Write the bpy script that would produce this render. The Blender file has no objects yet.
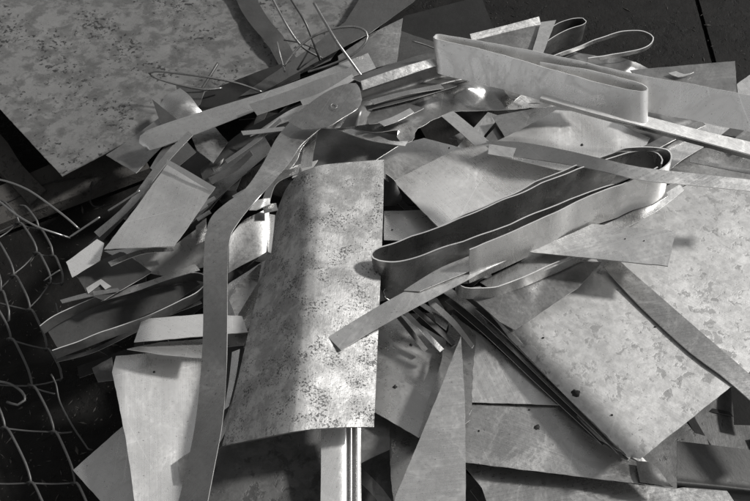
import bpy, math, random
from mathutils import Vector, noise
from mathutils.geometry import delaunay_2d_cdt

random.seed(11)
S = bpy.context.scene
COL = S.collection
W0, H0 = 750.0, 501.0

# ------------------------------------------------------------------ camera
LENS = 45.0
PITCH = math.radians(55)
DIST = 2.375
TGT = Vector((0, 0, 0.28))
CAM = TGT + Vector((0, -DIST * math.cos(PITCH), DIST * math.sin(PITCH)))
cd = bpy.data.cameras.new('camera')
cam = bpy.data.objects.new('camera', cd)
COL.objects.link(cam)
cam.location = CAM
cam.rotation_euler = (math.radians(90) - PITCH, 0, 0)
cd.lens = LENS
cd.sensor_width = 36
cd.clip_start = 0.05
cd.clip_end = 200
S.camera = cam
FWD = (TGT - CAM).normalized()
RIGHT = Vector((1, 0, 0))
UP = RIGHT.cross(FWD)


def ray(px, py):
    u = (px - W0 / 2) / W0 * 36 / LENS
    v = (H0 / 2 - py) / W0 * 36 / LENS
    return FWD + RIGHT * u + UP * v


def P(px, py, z):
    """world point at height z seen towards the photo position px, py"""
    d = ray(px, py)
    return CAM + d * ((z - CAM.z) / d.z)


def fixz(v, dz):
    d = (v - CAM)
    return v + d * (dz / d.z)


# ------------------------------------------------------------------ materials
def NT(name):
    m = bpy.data.materials.new(name)
    m.use_nodes = True
    nt = m.node_tree
    return m, nt, nt.nodes, nt.links, nt.nodes['Principled BSDF']


def ramp(N, stops, interp='LINEAR'):
    r = N.new('ShaderNodeValToRGB')
    r.color_ramp.interpolation = interp
    e = r.color_ramp.elements
    while len(e) < len(stops):
        e.new(0.5)
    for i, (p, c) in enumerate(stops):
        e[i].position = p
        e[i].color = (c, c, c, 1)
    return r


def metal(name, base, metallic=0.55, rough=0.42, mottle=0.12, mscale=9, spots=0.0, sscale=60, scratch=0.35,
          bump=0.12, blotch=0.0, bscale=22, tint=(1.0, 0.995, 0.985), spot_lo=0.62):
    m, nt, N, L, B = NT(name)
    tc = N.new('ShaderNodeTexCoord')
    oi = N.new('ShaderNodeObjectInfo')
    off = N.new('ShaderNodeVectorMath'); off.operation = 'SCALE'
    comb = N.new('ShaderNodeCombineXYZ')
    for k in range(3):
        L.new(oi.outputs['Random'], comb.inputs[k])
    L.new(comb.outputs[0], off.inputs[0]); off.inputs['Scale'].default_value = 37.0
    add = N.new('ShaderNodeVectorMath'); add.operation = 'ADD'
    L.new(tc.outputs['Object'], add.inputs[0]); L.new(off.outputs[0], add.inputs[1])
    co = add.outputs[0]

    def nz(scale, detail=5, rgh=0.6, dist=0.0):
        n = N.new('ShaderNodeTexNoise')
        n.inputs['Scale'].default_value = scale
        n.inputs['Detail'].default_value = detail
        n.inputs['Roughness'].default_value = rgh
        n.inputs['Distortion'].default_value = dist
        L.new(co, n.inputs['Vector'])
        return n.outputs['Fac']

    def math_(op, a, b=None, clamp=False):
        n = N.new('ShaderNodeMath'); n.operation = op; n.use_clamp = clamp
        for i, x in enumerate((a, b)):
            if x is None:
                continue
            if isinstance(x, (int, float)):
                n.inputs[i].default_value = x
            else:
                L.new(x, n.inputs[i])
        return n.outputs[0]

    # broad mottling, -1..1 -> multiplier
    n1 = nz(mscale, 6, 0.65, 0.4)
    mul = math_('MULTIPLY_ADD', n1, 2.6 * mottle)
    mul.node.inputs[2].default_value = 1 - 1.3 * mottle
    val = math_('MULTIPLY', mul, base)
    n4 = nz(mscale * 14, 4, 0.7)
    fine = math_('MULTIPLY_ADD', n4, 0.9 * mottle)
    fine.node.inputs[2].default_value = 1 - 0.45 * mottle
    val = math_('MULTIPLY', val, fine)
    roughsrc = n1
    if blotch:
        n2 = nz(bscale, 8, 0.68, 0.25)
        r = ramp(N, [(0.0, 0), (0.46, 0), (0.53, 0.65), (0.66, 1.0), (1, 1.0)])
        L.new(n2, r.inputs[0])
        k = math_('MULTIPLY', r.outputs[0], -blotch)
        k = math_('ADD', k, 1.0)
        val = math_('MULTIPLY', val, k)
    def turned(ang, k):
        vr = N.new('ShaderNodeVectorRotate'); vr.rotation_type = 'Z_AXIS'
        L.new(co, vr.inputs['Vector'])
        L.new(math_('ADD', math_('MULTIPLY', oi.outputs['Random'], k), ang), vr.inputs['Angle'])
        return vr.outputs[0]
    # scratches: thin bright/dark lines in two directions
    mask = 0
    if scratch:
        for ang, sc in ((0.6, 1.0), (-0.9, 1.4)):
            mp = N.new('ShaderNodeMapping')
            mp.inputs['Scale'].default_value = (2.2 * sc, 160 * sc, 8)
            L.new(turned(ang, 61.0 * sc), mp.inputs['Vector'])
            n = N.new('ShaderNodeTexNoise')
            n.inputs['Scale'].default_value = 1.0
            n.inputs['Detail'].default_value = 2
            n.inputs['Distortion'].default_value = 0.35
            L.new(mp.outputs[0], n.inputs['Vector'])
            r = ramp(N, [(0.0, 0), (0.70, 0), (0.74, 1), (1, 1)])
            L.new(n.outputs['Fac'], r.inputs[0])
            k = math_('MULTIPLY', r.outputs[0], scratch * 0.45)
            k = math_('ADD', k, 1.0)
            val = math_('MULTIPLY', val, k)
    spotmask = None
    if spots:
        n3 = nz(sscale, 4, 0.62, 0.3)
        n5 = nz(sscale * 0.09, 4, 0.6)
        s = math_('ADD', n3, math_('MULTIPLY', math_('SUBTRACT', n5, 0.5), 0.6))
        r = ramp(N, [(0, 0), (spot_lo - 0.03, 0), (spot_lo + 0.04, 1), (1, 1)])
        L.new(s, r.inputs[0])
        spotmask = r.outputs[0]
        k = math_('ADD', math_('MULTIPLY', spotmask, -spots), 1.0)
        val = math_('MULTIPLY', val, k)
    # faint smears and water stains with hard rims
    n7 = nz(5.5, 7, 0.6, 0.8)
    r7 = ramp(N, [(0, 0), (0.44, 0), (0.475, 1), (0.50, 0.35), (0.56, 0.15), (0.60, 0.9), (0.63, 0.1), (1, 0)])
    L.new(n7, r7.inputs[0])
    val = math_('MULTIPLY', val, math_('ADD', math_('MULTIPLY', r7.outputs[0], -0.09), 1.0))
    # rolling grain
    mg = N.new('ShaderNodeMapping')
    mg.inputs['Scale'].default_value = (6, 420, 8)
    L.new(turned(0.3, 40.0), mg.inputs['Vector'])
    ng = N.new('ShaderNodeTexNoise'); ng.inputs['Scale'].default_value = 1.0; ng.inputs['Detail'].default_value = 4
    L.new(mg.outputs[0], ng.inputs['Vector'])
    gk = math_('MULTIPLY_ADD', ng.outputs['Fac'], 0.09)
    gk.node.inputs[2].default_value = 0.955
    val = math_('MULTIPLY', val, gk)
    # tiny dirt specks everywhere
    n6 = nz(210, 2, 0.5)
    r6 = ramp(N, [(0, 0), (0.70, 0), (0.735, 1), (1, 1)])
    L.new(n6, r6.inputs[0])
    val = math_('MULTIPLY', val, math_('ADD', math_('MULTIPLY', r6.outputs[0], -0.55), 1.0))
    cc = N.new('ShaderNodeCombineColor')
    for k in range(3):
        L.new(math_('MULTIPLY', val, tint[k], True), cc.inputs[k])
    L.new(cc.outputs[0], B.inputs['Base Color'])
    if spotmask is not None:
        L.new(math_('MULTIPLY', math_('SUBTRACT', 1.0, spotmask), metallic), B.inputs['Metallic'])
    else:
        B.inputs['Metallic'].default_value = metallic
    rr = math_('MULTIPLY_ADD', n4, 0.22)
    rr.node.inputs[2].default_value = rough - 0.11
    rr = math_('ADD', rr, math_('MULTIPLY', r7.outputs[0], 0.12))
    rr = math_('ADD', rr, math_('MULTIPLY', math_('SUBTRACT', ng.outputs['Fac'], 0.5), 0.16))
    rr2 = math_('ADD', rr, math_('MULTIPLY', math_('SUBTRACT', n1, 0.5), 0.16), True)
    L.new(rr2, B.inputs['Roughness'])
    bp = N.new('ShaderNodeBump')
    bp.inputs['Strength'].default_value = bump
    bp.inputs['Distance'].default_value = 0.004
    h = math_('ADD', nz(38, 4, 0.6), math_('MULTIPLY', n4, 0.5))
    h = math_('ADD', h, math_('MULTIPLY', ng.outputs['Fac'], 0.15))
    if spotmask is not None:
        h = math_('ADD', h, math_('MULTIPLY', spotmask, -1.0))
    L.new(h, bp.inputs['Height'])
    L.new(bp.outputs[0], B.inputs['Normal'])
    return m


M = {
    'light': metal('galvanised_light', 0.66, 0.85, 0.27, 0.08, 7, scratch=0.4, bump=0.08),
    'bright': metal('galvanised_bright', 0.84, 0.7, 0.28, 0.06, 6, scratch=0.4, bump=0.08),
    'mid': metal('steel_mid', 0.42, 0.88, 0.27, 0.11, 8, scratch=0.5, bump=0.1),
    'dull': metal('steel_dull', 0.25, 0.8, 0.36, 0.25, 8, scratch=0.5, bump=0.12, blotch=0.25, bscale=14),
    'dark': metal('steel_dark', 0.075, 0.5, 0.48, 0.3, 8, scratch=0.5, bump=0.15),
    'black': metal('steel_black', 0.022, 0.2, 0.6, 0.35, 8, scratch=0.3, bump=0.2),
    'band': metal('band_steel', 0.34, 0.88, 0.26, 0.13, 9, scratch=0.5, bump=0.06, blotch=0.18, bscale=9),
    'bandlight': metal('band_steel_light', 0.62, 0.88, 0.26, 0.15, 7, scratch=0.5, bump=0.05, blotch=0.1, bscale=10),
    'edge': metal('cut_edge', 0.78, 0.6, 0.3, 0.2, 30, scratch=0.0, bump=0.05),
    'edgedark': metal('cut_edge_dark', 0.28, 0.6, 0.35, 0.2, 30, scratch=0.0, bump=0.05),
    'mottled': metal('weathered_zinc', 0.15, 0.2, 0.6, 0.3, 8, spots=0.85, sscale=75, scratch=0.2, bump=0.2,
                     blotch=0.5, bscale=19, spot_lo=0.625),
    'pitted': metal('pitted_plate', 0.41, 0.4, 0.48, 0.3, 9, spots=0.8, sscale=230, scratch=0.25, bump=0.4,
                    blotch=0.4, bscale=21, spot_lo=0.605),
    'zinc': metal('stained_zinc', 0.53, 0.5, 0.38, 0.10, 7, spots=0.45, sscale=48, scratch=0.2, bump=0.12,
                  blotch=0.2, bscale=38, spot_lo=0.615),
    'shaded_grunge': metal('grimy_shaded_plate', 0.10, 0.3, 0.55, 0.5, 9, spots=0.6, sscale=30, scratch=0.2, bump=0.3,
                    blotch=0.4, bscale=12),  # grime, with shadow under the stained plate put into the dark base
    'matt_black': metal('matt_black', 0.025, 0.0, 0.6, 0.4, 30, scratch=0, bump=0.5),
    'wire': metal('wire_steel', 0.26, 0.8, 0.28, 0.25, 30, scratch=0, bump=0.05),
    'wiredark': metal('old_wire', 0.09, 0.5, 0.42, 0.3, 30, scratch=0, bump=0.1),
    'floor': metal('floor_plate', 0.009, 0.1, 0.65, 0.5, 7, spots=0.4, sscale=40, scratch=0.4, bump=0.5,
                   blotch=0.4, bscale=10, tint=(1.0, 0.95, 0.9)),
    'beam': metal('old_beam', 0.055, 0.0, 0.75, 0.4, 9, spots=0.4, sscale=50, scratch=0.4, bump=0.5,
                  tint=(1.0, 0.95, 0.9)),
}

for k_ in ('floor', 'black', 'beam', 'matt_black'):
    M[k_].node_tree.nodes['Principled BSDF'].inputs['Specular IOR Level'].default_value = 0.18

# ------------------------------------------------------------------ mesh builders
USED_LABELS = {}


def link(name, verts, faces, mats, fm, smooth, label=None, cat=None, group=None, kind=None, parent=None):
    vs = [Vector(v) for v in verts]
    c = Vector((sum(v.x for v in vs) / len(vs), sum(v.y for v in vs) / len(vs), min(v.z for v in vs)))
    me = bpy.data.meshes.new(name)
    if parent is not None:
        c = Vector(parent.location)
    me.from_pydata([v - c for v in vs], [], faces)
    for m in mats:
        me.materials.append(M[m])
    me.polygons.foreach_set('material_index', fm)
    me.polygons.foreach_set('use_smooth', smooth)
    me.update()
    o = bpy.data.objects.new(name, me)
    COL.objects.link(o)
    if parent is not None:
        o.parent = parent
    else:
        o.location = c
    if label: o['label'] = label
    if cat: o['category'] = cat
    if group: o['group'] = group
    if kind: o['kind'] = kind
    return o


def thicken(top, tris, t, mats, wave=False):
    """top: list of Vectors, tris: faces. Returns a closed shell with crisp separate side faces."""
    n = len(top)
    nor = [Vector((0, 0, 0)) for _ in top]
    for f in tris:
        a, b, c = top[f[0]], top[f[1]], top[f[2]]
        fn = (b - a).cross(c - a)
        if len(f) == 4:
            fn = fn + (c - a).cross(top[f[3]] - a)
        for i in f:
            nor[i] += fn
    nor = [x.normalized() if x.length > 1e-12 else Vector((0, 0, 1)) for x in nor]
    verts = list(top) + [v - k * t for v, k in zip(top, nor)]
    faces = [tuple(f) for f in tris] + [tuple(i + n for i in reversed(f)) for f in tris]
    fm = [0] * len(faces)
    sm = [True] * len(faces)
    cnt = {}
    for f in tris:
        for i in range(len(f)):
            e = (f[i], f[(i + 1) % len(f)])
            cnt[e] = cnt.get(e, 0) + 1
    for (a, b) in list(cnt):
        if (b, a) not in cnt:
            k = len(verts)
            verts += [top[a], top[b], verts[b + n], verts[a + n]]
            faces.append((k + 1, k, k + 3, k + 2))
            fm.append(1); sm.append(False)
    return verts, faces, fm, sm


def inside(p, poly):
    x, y = p
    r = False
    j = len(poly) - 1
    for i in range(len(poly)):
        xi, yi = poly[i]; xj, yj = poly[j]
        if (yi > y) != (yj > y) and x < (xj - xi) * (y - yi) / (yj - yi) + xi:
            r = not r
        j = i
    return r


def sheet(name, pts, z, sx=0.0, sy=0.0, mat='light', edge='edge', t=0.0022, warp=0.006, wfreq=4.0, mods=(), rag=0.0006,
          label=None, cat='metal sheet', group=None, kind=None, parent=None, step=None, ref=None, spots=()):
    """flat-cut sheet: outline in photo positions on a plane of height z (at its middle) sloping sx, sy;
    mods bend it: ('fold',p1,p2,slope,soft) ('bump',p,r,h)"""
    cx = sum(p[0] for p in pts) / len(pts); cy = sum(p[1] for p in pts) / len(pts)
    if ref: cx, cy = ref
    c = P(cx, cy, z)
    nrm = Vector((-sx, -sy, 1))

    def on(px, py):
        d = ray(px, py)
        return CAM + d * ((c - CAM).dot(nrm) / d.dot(nrm))
    ring = [on(*p) for p in pts]
    # subdivide the outline with a slightly ragged cut
    out = []
    for i in range(len(ring)):
        a, b = ring[i], ring[(i + 1) % len(ring)]
        L_ = (b - a).length
        k = max(1, int(L_ / 0.012))
        dn = Vector((-(b - a).y, (b - a).x, 0)).normalized()
        for j in range(k):
            q = a.lerp(b, j / k)
            if j:
                q = q + dn * (rag * 2.0 * noise.noise(q * 60 + Vector((i, 3, 1))))
            out.append((q.x, q.y))
    xs = [p[0] for p in out]; ys = [p[1] for p in out]
    size = max(max(xs) - min(xs), max(ys) - min(ys))
    st = step or max(0.008, min(0.02, size / 14))
    nb = len(out)
    vv = [Vector(p) for p in out]
    y = min(ys) + st / 2
    r = 0
    while y < max(ys):
        x = min(xs) + (st / 2 if r % 2 else st)
        while x < max(xs):
            if inside((x, y), out):
                if min((x - q[0]) ** 2 + (y - q[1]) ** 2 for q in out) > (st * 0.4) ** 2:
                    vv.append(Vector((x, y)))
            x += st
        y += st * 0.87
        r += 1
    v2, _, f2, _, _, _ = delaunay_2d_cdt(vv, [], [list(range(nb))], 1, 1e-6)
    seed = Vector((cx * 0.13, cy * 0.17, 0))

    def wpt(q):
        return on(*q)
    prep = []
    for md in mods:
        if md[0] == 'fold':
            a, b = wpt(md[1]), wpt(md[2])
            d = (b - a); d.z = 0; d.normalize()
            prep.append(('fold', a, Vector((-d.y, d.x, 0)), md[3], md[4]))
        else:
            prep.append((md[0], wpt(md[1]), md[2], md[3]))

    def height(v):
        dz = warp * noise.noise(v * wfreq + seed) + warp * 0.35 * noise.noise(v * wfreq * 3 + seed)
        for md in prep:
            if md[0] == 'fold':
                s = (v - md[1]).dot(md[2])
                k = md[4]
                u = s / k
                dz += md[3] * (k * math.log1p(math.exp(min(u, 40))) if u < 30 else s)
            elif md[0] == 'bump':
                q = v - md[1]; q.z = 0
                dz += md[3] * math.exp(-(q.length / md[2]) ** 2)
            elif md[0] == "cone":
                q = v - md[1]; q.z = 0
                dz += md[3] * max(0.0, 1 - q.length / md[2])
            elif md[0] == 'vor':
                q = v - md[1]; q.z = 0
                dd = noise.voronoi(Vector((v.x, v.y, 0)) * md[2] + seed)[0]
                dz += md[3] * dd[0]
            elif md[0] == 'crumple':
                q = v - md[1]; q.z = 0
                fall = math.exp(-(q.length / md[2]) ** 2)
                dz += md[3] * fall * (abs(noise.noise(v * 16 + seed)) * 2 - 0.4 + 0.7 * abs(noise.noise(v * 37 + seed)))
        return dz
    top = []
    for q in v2:
        zz = c.z + sx * (q[0] - c.x) + sy * (q[1] - c.y)
        v = Vector((q[0], q[1], zz))
        top.append(fixz(v, height(v)))
    tris = []
    for f in f2:
        a, b, d = top[f[0]], top[f[1]], top[f[2]]
        if (b - a).cross(d - a).z < 0:
            f = [f[0], f[2], f[1]]
        tris.append(f)
    verts, faces, fm, sm = thicken(top, tris, t, None)
    o = link(name, verts, faces, [mat, edge], fm, sm, label, cat if parent is None else None, group, kind, parent)

    def surf(px, py):
        v = on(px, py)
        return fixz(v, height(v))
    o_surf[o.name] = surf
    for (px, py, r) in spots:
        dark_spot(o, px, py, r)
    return o


o_surf = {}


def dark_spot(parent, px, py, r):
    """small rough dark blob on the sheet"""
    surf = o_surf[parent.name]
    n = 14
    rim = []
    for i in range(n):
        a = i / n * 2 * math.pi
        k = r * (0.75 + 0.5 * noise.noise(Vector((math.cos(a) * 1.7 + px, math.sin(a) * 1.7 + py, 1))))
        rim.append(surf(px + k * math.cos(a), py + k * 0.8 * math.sin(a)))
    mid = [surf(px, py).lerp(q, 0.55) + Vector((0, 0, 0.0028)) for q in rim]
    cen = surf(px, py) + Vector((0, 0, 0.0034))
    verts = [q + Vector((0, 0, 0.0006)) for q in rim] + mid + [cen]
    faces = []
    for i in range(n):
        j = (i + 1) % n
        faces += [(j, i, n + i, n + j), (n + j, n + i, 2 * n)]
    faces = [tuple(reversed(f)) for f in faces]
    link('dark_spot', verts, faces, ['matt_black'], [0] * len(faces), [True] * len(faces), parent=parent)


def cr(p0, p1, p2, p3, t):
    return 0.5 * ((2 * p1) + (-p0 + p2) * t + (2 * p0 - 5 * p1 + 4 * p2 - p3) * t * t + (-p0 + 3 * p1 - 3 * p2 + p3) * t ** 3)


def curve(pts, step, smooth=True):
    out = []
    n = len(pts)
    for i in range(n - 1):
        a, b = pts[i], pts[i + 1]
        k = max(1, int((b[0] - a[0]).length / step)) if isinstance(a, tuple) else max(1, int((b - a).length / step))
        p0 = pts[max(i - 1, 0)]; p3 = pts[min(i + 2, n - 1)]
        for j in range(k):
            t = j / k
            if isinstance(a, tuple):
                out.append(tuple((cr(p0[c], a[c], b[c], p3[c], t) if smooth else a[c].lerp(b[c], t)) for c in range(len(a))))
            else:
                out.append(cr(p0, a, b, p3, t) if smooth else a.lerp(b, t))
    out.append(pts[-1])
    return out


def patch(name, rows, mat='light', edge='edge', t=0.002, step=0.01, smooth=True, cols_smooth=True, nc=None, warp=0.0,
          label=None, cat='metal strap', group=None, kind=None, parent=None, flip=False):
    """rows: stations along the piece; each a list of (px,py,z) across it"""
    R_ = [tuple(P(*p) for p in row) for row in rows]
    R_ = curve(R_, step, smooth)
    grid = []
    for row in R_:
        row = list(row)
        if len(row) > 2:
            # resample across
            k = nc or 6
            o = []
            for i in range(len(row) - 1):
                for j in range(k):
                    tt = j / k
                    if cols_smooth:
                        o.append(cr(row[max(i - 1, 0)], row[i], row[i + 1], row[min(i + 2, len(row) - 1)], tt))
                    else:
                        o.append(row[i].lerp(row[i + 1], tt))
            o.append(row[-1])
            row = o
        else:
            k = nc or 4
            row = [row[0].lerp(row[1], j / k) for j in range(k + 1)]
        grid.append(row)
    if warp:
        sd = Vector((rows[0][0][0], rows[0][0][1], 5))
        grid = [[fixz(v, warp * (noise.noise(v * 6 + sd) + 0.4 * noise.noise(v * 19 + sd))) for v in row] for row in grid]
    nr, nk = len(grid), len(grid[0])
    top = [v for row in grid for v in row]
    quads = []
    for i in range(nr - 1):
        for j in range(nk - 1):
            a = i * nk + j
            q = (a, a + 1, a + nk + 1, a + nk)
            quads.append(q if not flip else tuple(reversed(q)))
    if not kind == 'standing':
        # make the sheet's outer side look up
        s = 0
        for q in quads:
            s += (top[q[1]] - top[q[0]]).cross(top[q[2]] - top[q[0]]).z
        if s < 0:
            quads = [tuple(reversed(q)) for q in quads]
    else:
        kind = None
    verts, faces, fm, sm = thicken(top, quads, t, None)
    return link(name, verts, faces, [mat, edge], fm, sm, label, cat if parent is None else None, group, kind, parent)


def strap(name, st, **kw):
    """st: stations (ax,ay,bx,by,z) or (ax,ay,bx,by,za,zb)"""
    rows = []
    for s in st:
        za = s[4]; zb = s[5] if len(s) > 5 else s[4]
        rows.append([(s[0], s[1], za), (s[2], s[3], zb)])
    return patch(name, rows, **kw)


def band(name, pts, z, w, lean=(0, 0), **kw):
    """strip standing on its edge: pts = top edge (px,py[,dz]); w = strip width in metres; lean leans its foot out"""
    C_ = []
    for p in pts:
        zt = z + (p[2] if len(p) > 2 else 0)
        a = P(p[0], p[1], zt)
        C_.append(a)
    C_ = curve(C_, kw.pop('step', 0.008))
    nk = 4
    grid = []
    for i, a in enumerate(C_):
        d = (C_[min(i + 1, len(C_) - 1)] - C_[max(i - 1, 0)]); d.z = 0; d.normalize()
        side = Vector((-d.y, d.x, 0))
        ww = w * (1 + 0.03 * noise.noise(a * 9))
        kink = 0.002 * noise.noise(a * 5) + 0.0022 * (abs(noise.noise(a * 11)) * 2 - .5)
        a = a + side * kink + Vector((0, 0, 0.0014 * noise.noise(a * 8)))
        b = a + Vector((0, 0, -ww)) + side * (.05 * w * noise.noise(a * 4 + Vector((7, 1, 3)))) + Vector((lean[0], lean[1], 0)) * w
        grid.append([a.lerp(b, j / nk) + side * (.0016 * noise.noise(a.lerp(b, j / nk) * 22)) for j in range(nk + 1)])
    top = [v for r in grid for v in r]
    quads = []
    k = nk + 1
    for i in range(len(grid) - 1):
        for j in range(nk):
            a = i * k + j
            quads.append((a, a + 1, a + k + 1, a + k))
    mat = kw.pop('mat', 'band'); edge = kw.pop('edge', 'edge'); t = kw.pop('t', 0.0022)
    verts, faces, fm, sm = thicken(top, quads, t, None)
    par = kw.pop('parent', None)
    return link(name, verts, faces, [mat, edge], fm, sm, kw.get('label'), kw.get('cat', 'metal band') if par is None else None,
                kw.get('group'), None, par)


def tube_geo(pts, r, seg=8, step=0.01):
    C_ = curve(pts, step)
    verts, faces = [], []
    n = len(C_)
    ref = Vector((0.13, 0.2, 1)).normalized()
    for i, c in enumerate(C_):
        d = (C_[min(i + 1, n - 1)] - C_[max(i - 1, 0)]).normalized()
        a = d.cross(ref)
        if a.length < 0.05: a = d.cross(Vector((1, 0, 0)))
        a.normalize()
        b = d.cross(a)
        for k in range(seg):
            an = 2 * math.pi * k / seg
            verts.append(c + a * (r * math.cos(an)) + b * (r * math.sin(an)))
    for i in range(n - 1):
        for k in range(seg):
            k2 = (k + 1) % seg
            faces.append((i * seg + k, i * seg + k2, (i + 1) * seg + k2, (i + 1) * seg + k))
    faces.append(tuple(reversed(range(seg))))
    faces.append(tuple((n - 1) * seg + k for k in range(seg)))
    return verts, faces


def wire(name, pts, r=0.003, mat='wire', label=None, cat='wire', group=None, parent=None):
    verts, faces = tube_geo([P(*p) for p in pts], r)
    sm = [True] * (len(faces) - 2) + [False] * 2
    return link(name, verts, faces, [mat], [0] * len(faces), sm, label, cat if parent is None else None, group, None, parent)


# ================================================================== SETTING
def flat(name, co, z, mat, kind='structure'):
    v = [Vector((x, y, z)) for x, y in co]
    return link(name, v, [tuple(range(len(v)))], [mat], [0], [False], kind=kind)


flat('ground', [(-40, -40), (40, -40), (40, 40), (-40, 40)], 0.0, 'floor')
# steel deck plates of the scrap yard floor, with an open joint between them
def deck(pts):
    o = sheet('floor', pts, 0.022, mat='floor', edge='floor', t=0.018, warp=0.002, cat=None, step=0.05, kind='structure')
    return o
deck([(380, -260), (672, -260), (691, -40), (695, 0), (712, 64), (740, 160), (770, 260), (480, 230), (380, 60)])
deck([(677, -260), (1000, -260), (1100, 300), (776, 260), (745, 160), (717, 64), (699, 0), (695, -40)])

# old beams on the ground at the left
def beam(name, st, h, label, mat='beam'):
    return strap(name, st, mat=mat, edge=mat, t=h, label=label, cat='beam', step=0.05, warp=0.004)
beam('beam', [(-80, 62, -105, 100, .07), (-5, 128, -22, 152, .07), (22, 165, 8, 181, .07), (46, 190, 30, 205, .07)], .05,
     'grimy dark beam lying below the left corner of the mottled sheet')
beam('beam', [(-90, 226, -90, 262, .06), (-10, 190, -10, 228, .06), (60, 160, 75, 196, .06), (130, 130, 150, 168, .06)], .04,
     'wide brownish beam running from the left edge towards the bright tilted rectangular sheet')
wire('cable', [(-20, 212, .066), (5, 203, .066), (25, 193, .066), (45, 184, .066), (75, 178, .066)], .0022, 'matt_black',
     'thin black cable lying along the wide brownish beam', 'cable')
wire('cable', [(96, 178, .075), (91, 190, .07), (91, 203, .07), (98, 207, .075), (112, 204, .08)], .0022, 'matt_black',
     'short black cable curled beside the tilted rectangular sheet', 'cable')

# ================================================================== BACK LEFT
G_SHEET = 'loose metal sheets in the scrap heap'
G_STRAP = 'flat metal straps in the scrap heap'
G_BAND = 'bent metal bands in the scrap heap'
G_WIRE = 'wires and rods in the scrap heap'

sheet('metal_sheet', [(-90, -110), (430, -110), (368, 10), (330, 60), (240, 100), (128, 141), (62, 176), (0, 109), (-90, 30)],
      .17, 0.02, -0.05, 'mottled', 'edgedark', t=.003, warp=.02, wfreq=1.6, step=.03,
      label='large mottled corroded sheet filling the upper left corner', group=G_SHEET)
strap('metal_strap', [(232, -14, 252, -26, .185), (240, 8, 257, -2, .19), (252, 26, 268, 18, .20), (266, 42, 283, 36, .21),
                      (274, 56, 293, 52, .20), (284, 74, 300, 66, .21)], mat='dark', edge='edgedark', warp=.01,
      label='wavy dark strap hanging down over the mottled sheet at the top', group=G_STRAP)
sheet('metal_sheet', [(378, -30), (436, -22), (413, 2), (370, 33), (330, 54), (262, 92), (240, 96), (300, 55), (345, 22)], .215, -.05, 0.02,
      'dark', 'edgedark', label='plain grey sheet slanting from the top edge under the big wire hoop', group=G_SHEET)
sheet('metal_sheet', [(403, 18), (397, 62), (340, 78), (338, 56), (372, 33)], .19, -.1, .05, 'dull', 'edgedark', warp=.004, mods=[('vor', (380, 50), 9, .015)],
      label='dull triangular offcut with a creased bright lower corner behind the long bands', group=G_SHEET)
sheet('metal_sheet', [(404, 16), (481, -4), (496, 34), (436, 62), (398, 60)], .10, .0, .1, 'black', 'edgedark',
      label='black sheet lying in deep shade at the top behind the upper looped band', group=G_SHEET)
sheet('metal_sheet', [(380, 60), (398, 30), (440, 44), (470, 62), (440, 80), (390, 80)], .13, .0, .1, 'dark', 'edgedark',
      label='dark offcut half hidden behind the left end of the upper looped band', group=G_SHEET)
wire('rod', [(412, 41, .2), (424, 44.5, .19), (438, 50, .18)], .0026, 'wire', 'short bright rod just left of the upper looped band', 'rod', G_WIRE)

# hoops and rods, upper left
wire('wire_hoop', [(262, 92, .28), (246, 86, .29), (232, 82, .3), (205, 77, .31), (170, 72.5, .3), (154, 71.5, .29), (149, 73.5, .28), (156, 78, .27),
                   (175, 84, .26), (203, 89.5, .25), (222, 88, .24)], .0032, 'wire', 'flattened shiny wire hoop lying on the lower part of the mottled sheet', 'wire hoop', G_WIRE)
wire('rod', [(218, 63, .26), (210, 76, .25), (200, 92, .23), (188, 112, .2)], .0045, 'wiredark', 'short dark rod crossing the flattened wire hoop', 'rod', G_WIRE)
wire('wire_hoop', [(284, 66, .36), (296, 50, .38), (312, 37, .4), (335, 28.5, .41), (355, 27, .41), (366, 32, .405), (366, 42, .39), (352, 55, .37),
                   (330, 65, .35), (308, 72, .34)], .0034, 'wire', 'big shiny wire hoop standing among the bent rods at the top', 'wire hoop', G_WIRE)
wire('rod', [(264, -18, .45), (272, -2, .43), (286, 24, .40), (298, 42, .37), (308, 51, .34), (322, 58, .3)], .0036, 'wire',
     'bent shiny rod, leftmost of the three rising to the top edge', 'rod', G_WIRE)
wire('rod', [(282, -18, .45), (291, -1, .43), (304, 20, .41), (311, 36, .38), (317, 52, .34), (320, 60, .3)], .0036, 'wiredark',
     'dark bent rod, the middle one of the three rising to the top edge', 'rod', G_WIRE)
wire('rod', [(314, 3, .46), (325, 22, .44), (337, 42, .42), (350, 60, .39), (363, 78, .36)], .0042, 'wire',
     'thick straight rod with a bright upper end crossing the big wire hoop', 'rod', G_WIRE)
wire('rod', [(277, 42, .32), (280, 55, .31), (285, 72, .28)], .003, 'wire', 'short upright rod standing by the foot of the wavy dark strap', 'rod', G_WIRE)
wire('wire', [(284, 40, .33), (300, 43, .34), (318, 50, .33)], .0022, 'wiredark', 'thin dark wire bridging the bent rods below the top edge', 'wire', G_WIRE)
wire('wire', [(312, 44, .34), (305, 57, .31), (297, 70, .28)], .0025, 'wiredark', 'thin slanting wire under the bent rods, left of the hoop', 'wire', G_WIRE)
wire('wire', [(318, 55, .3), (308, 62, .29), (298, 70, .28)], .0022, 'wiredark', 'short wire lying on the grey sheet under the bent rods', 'wire', G_WIRE)

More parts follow.
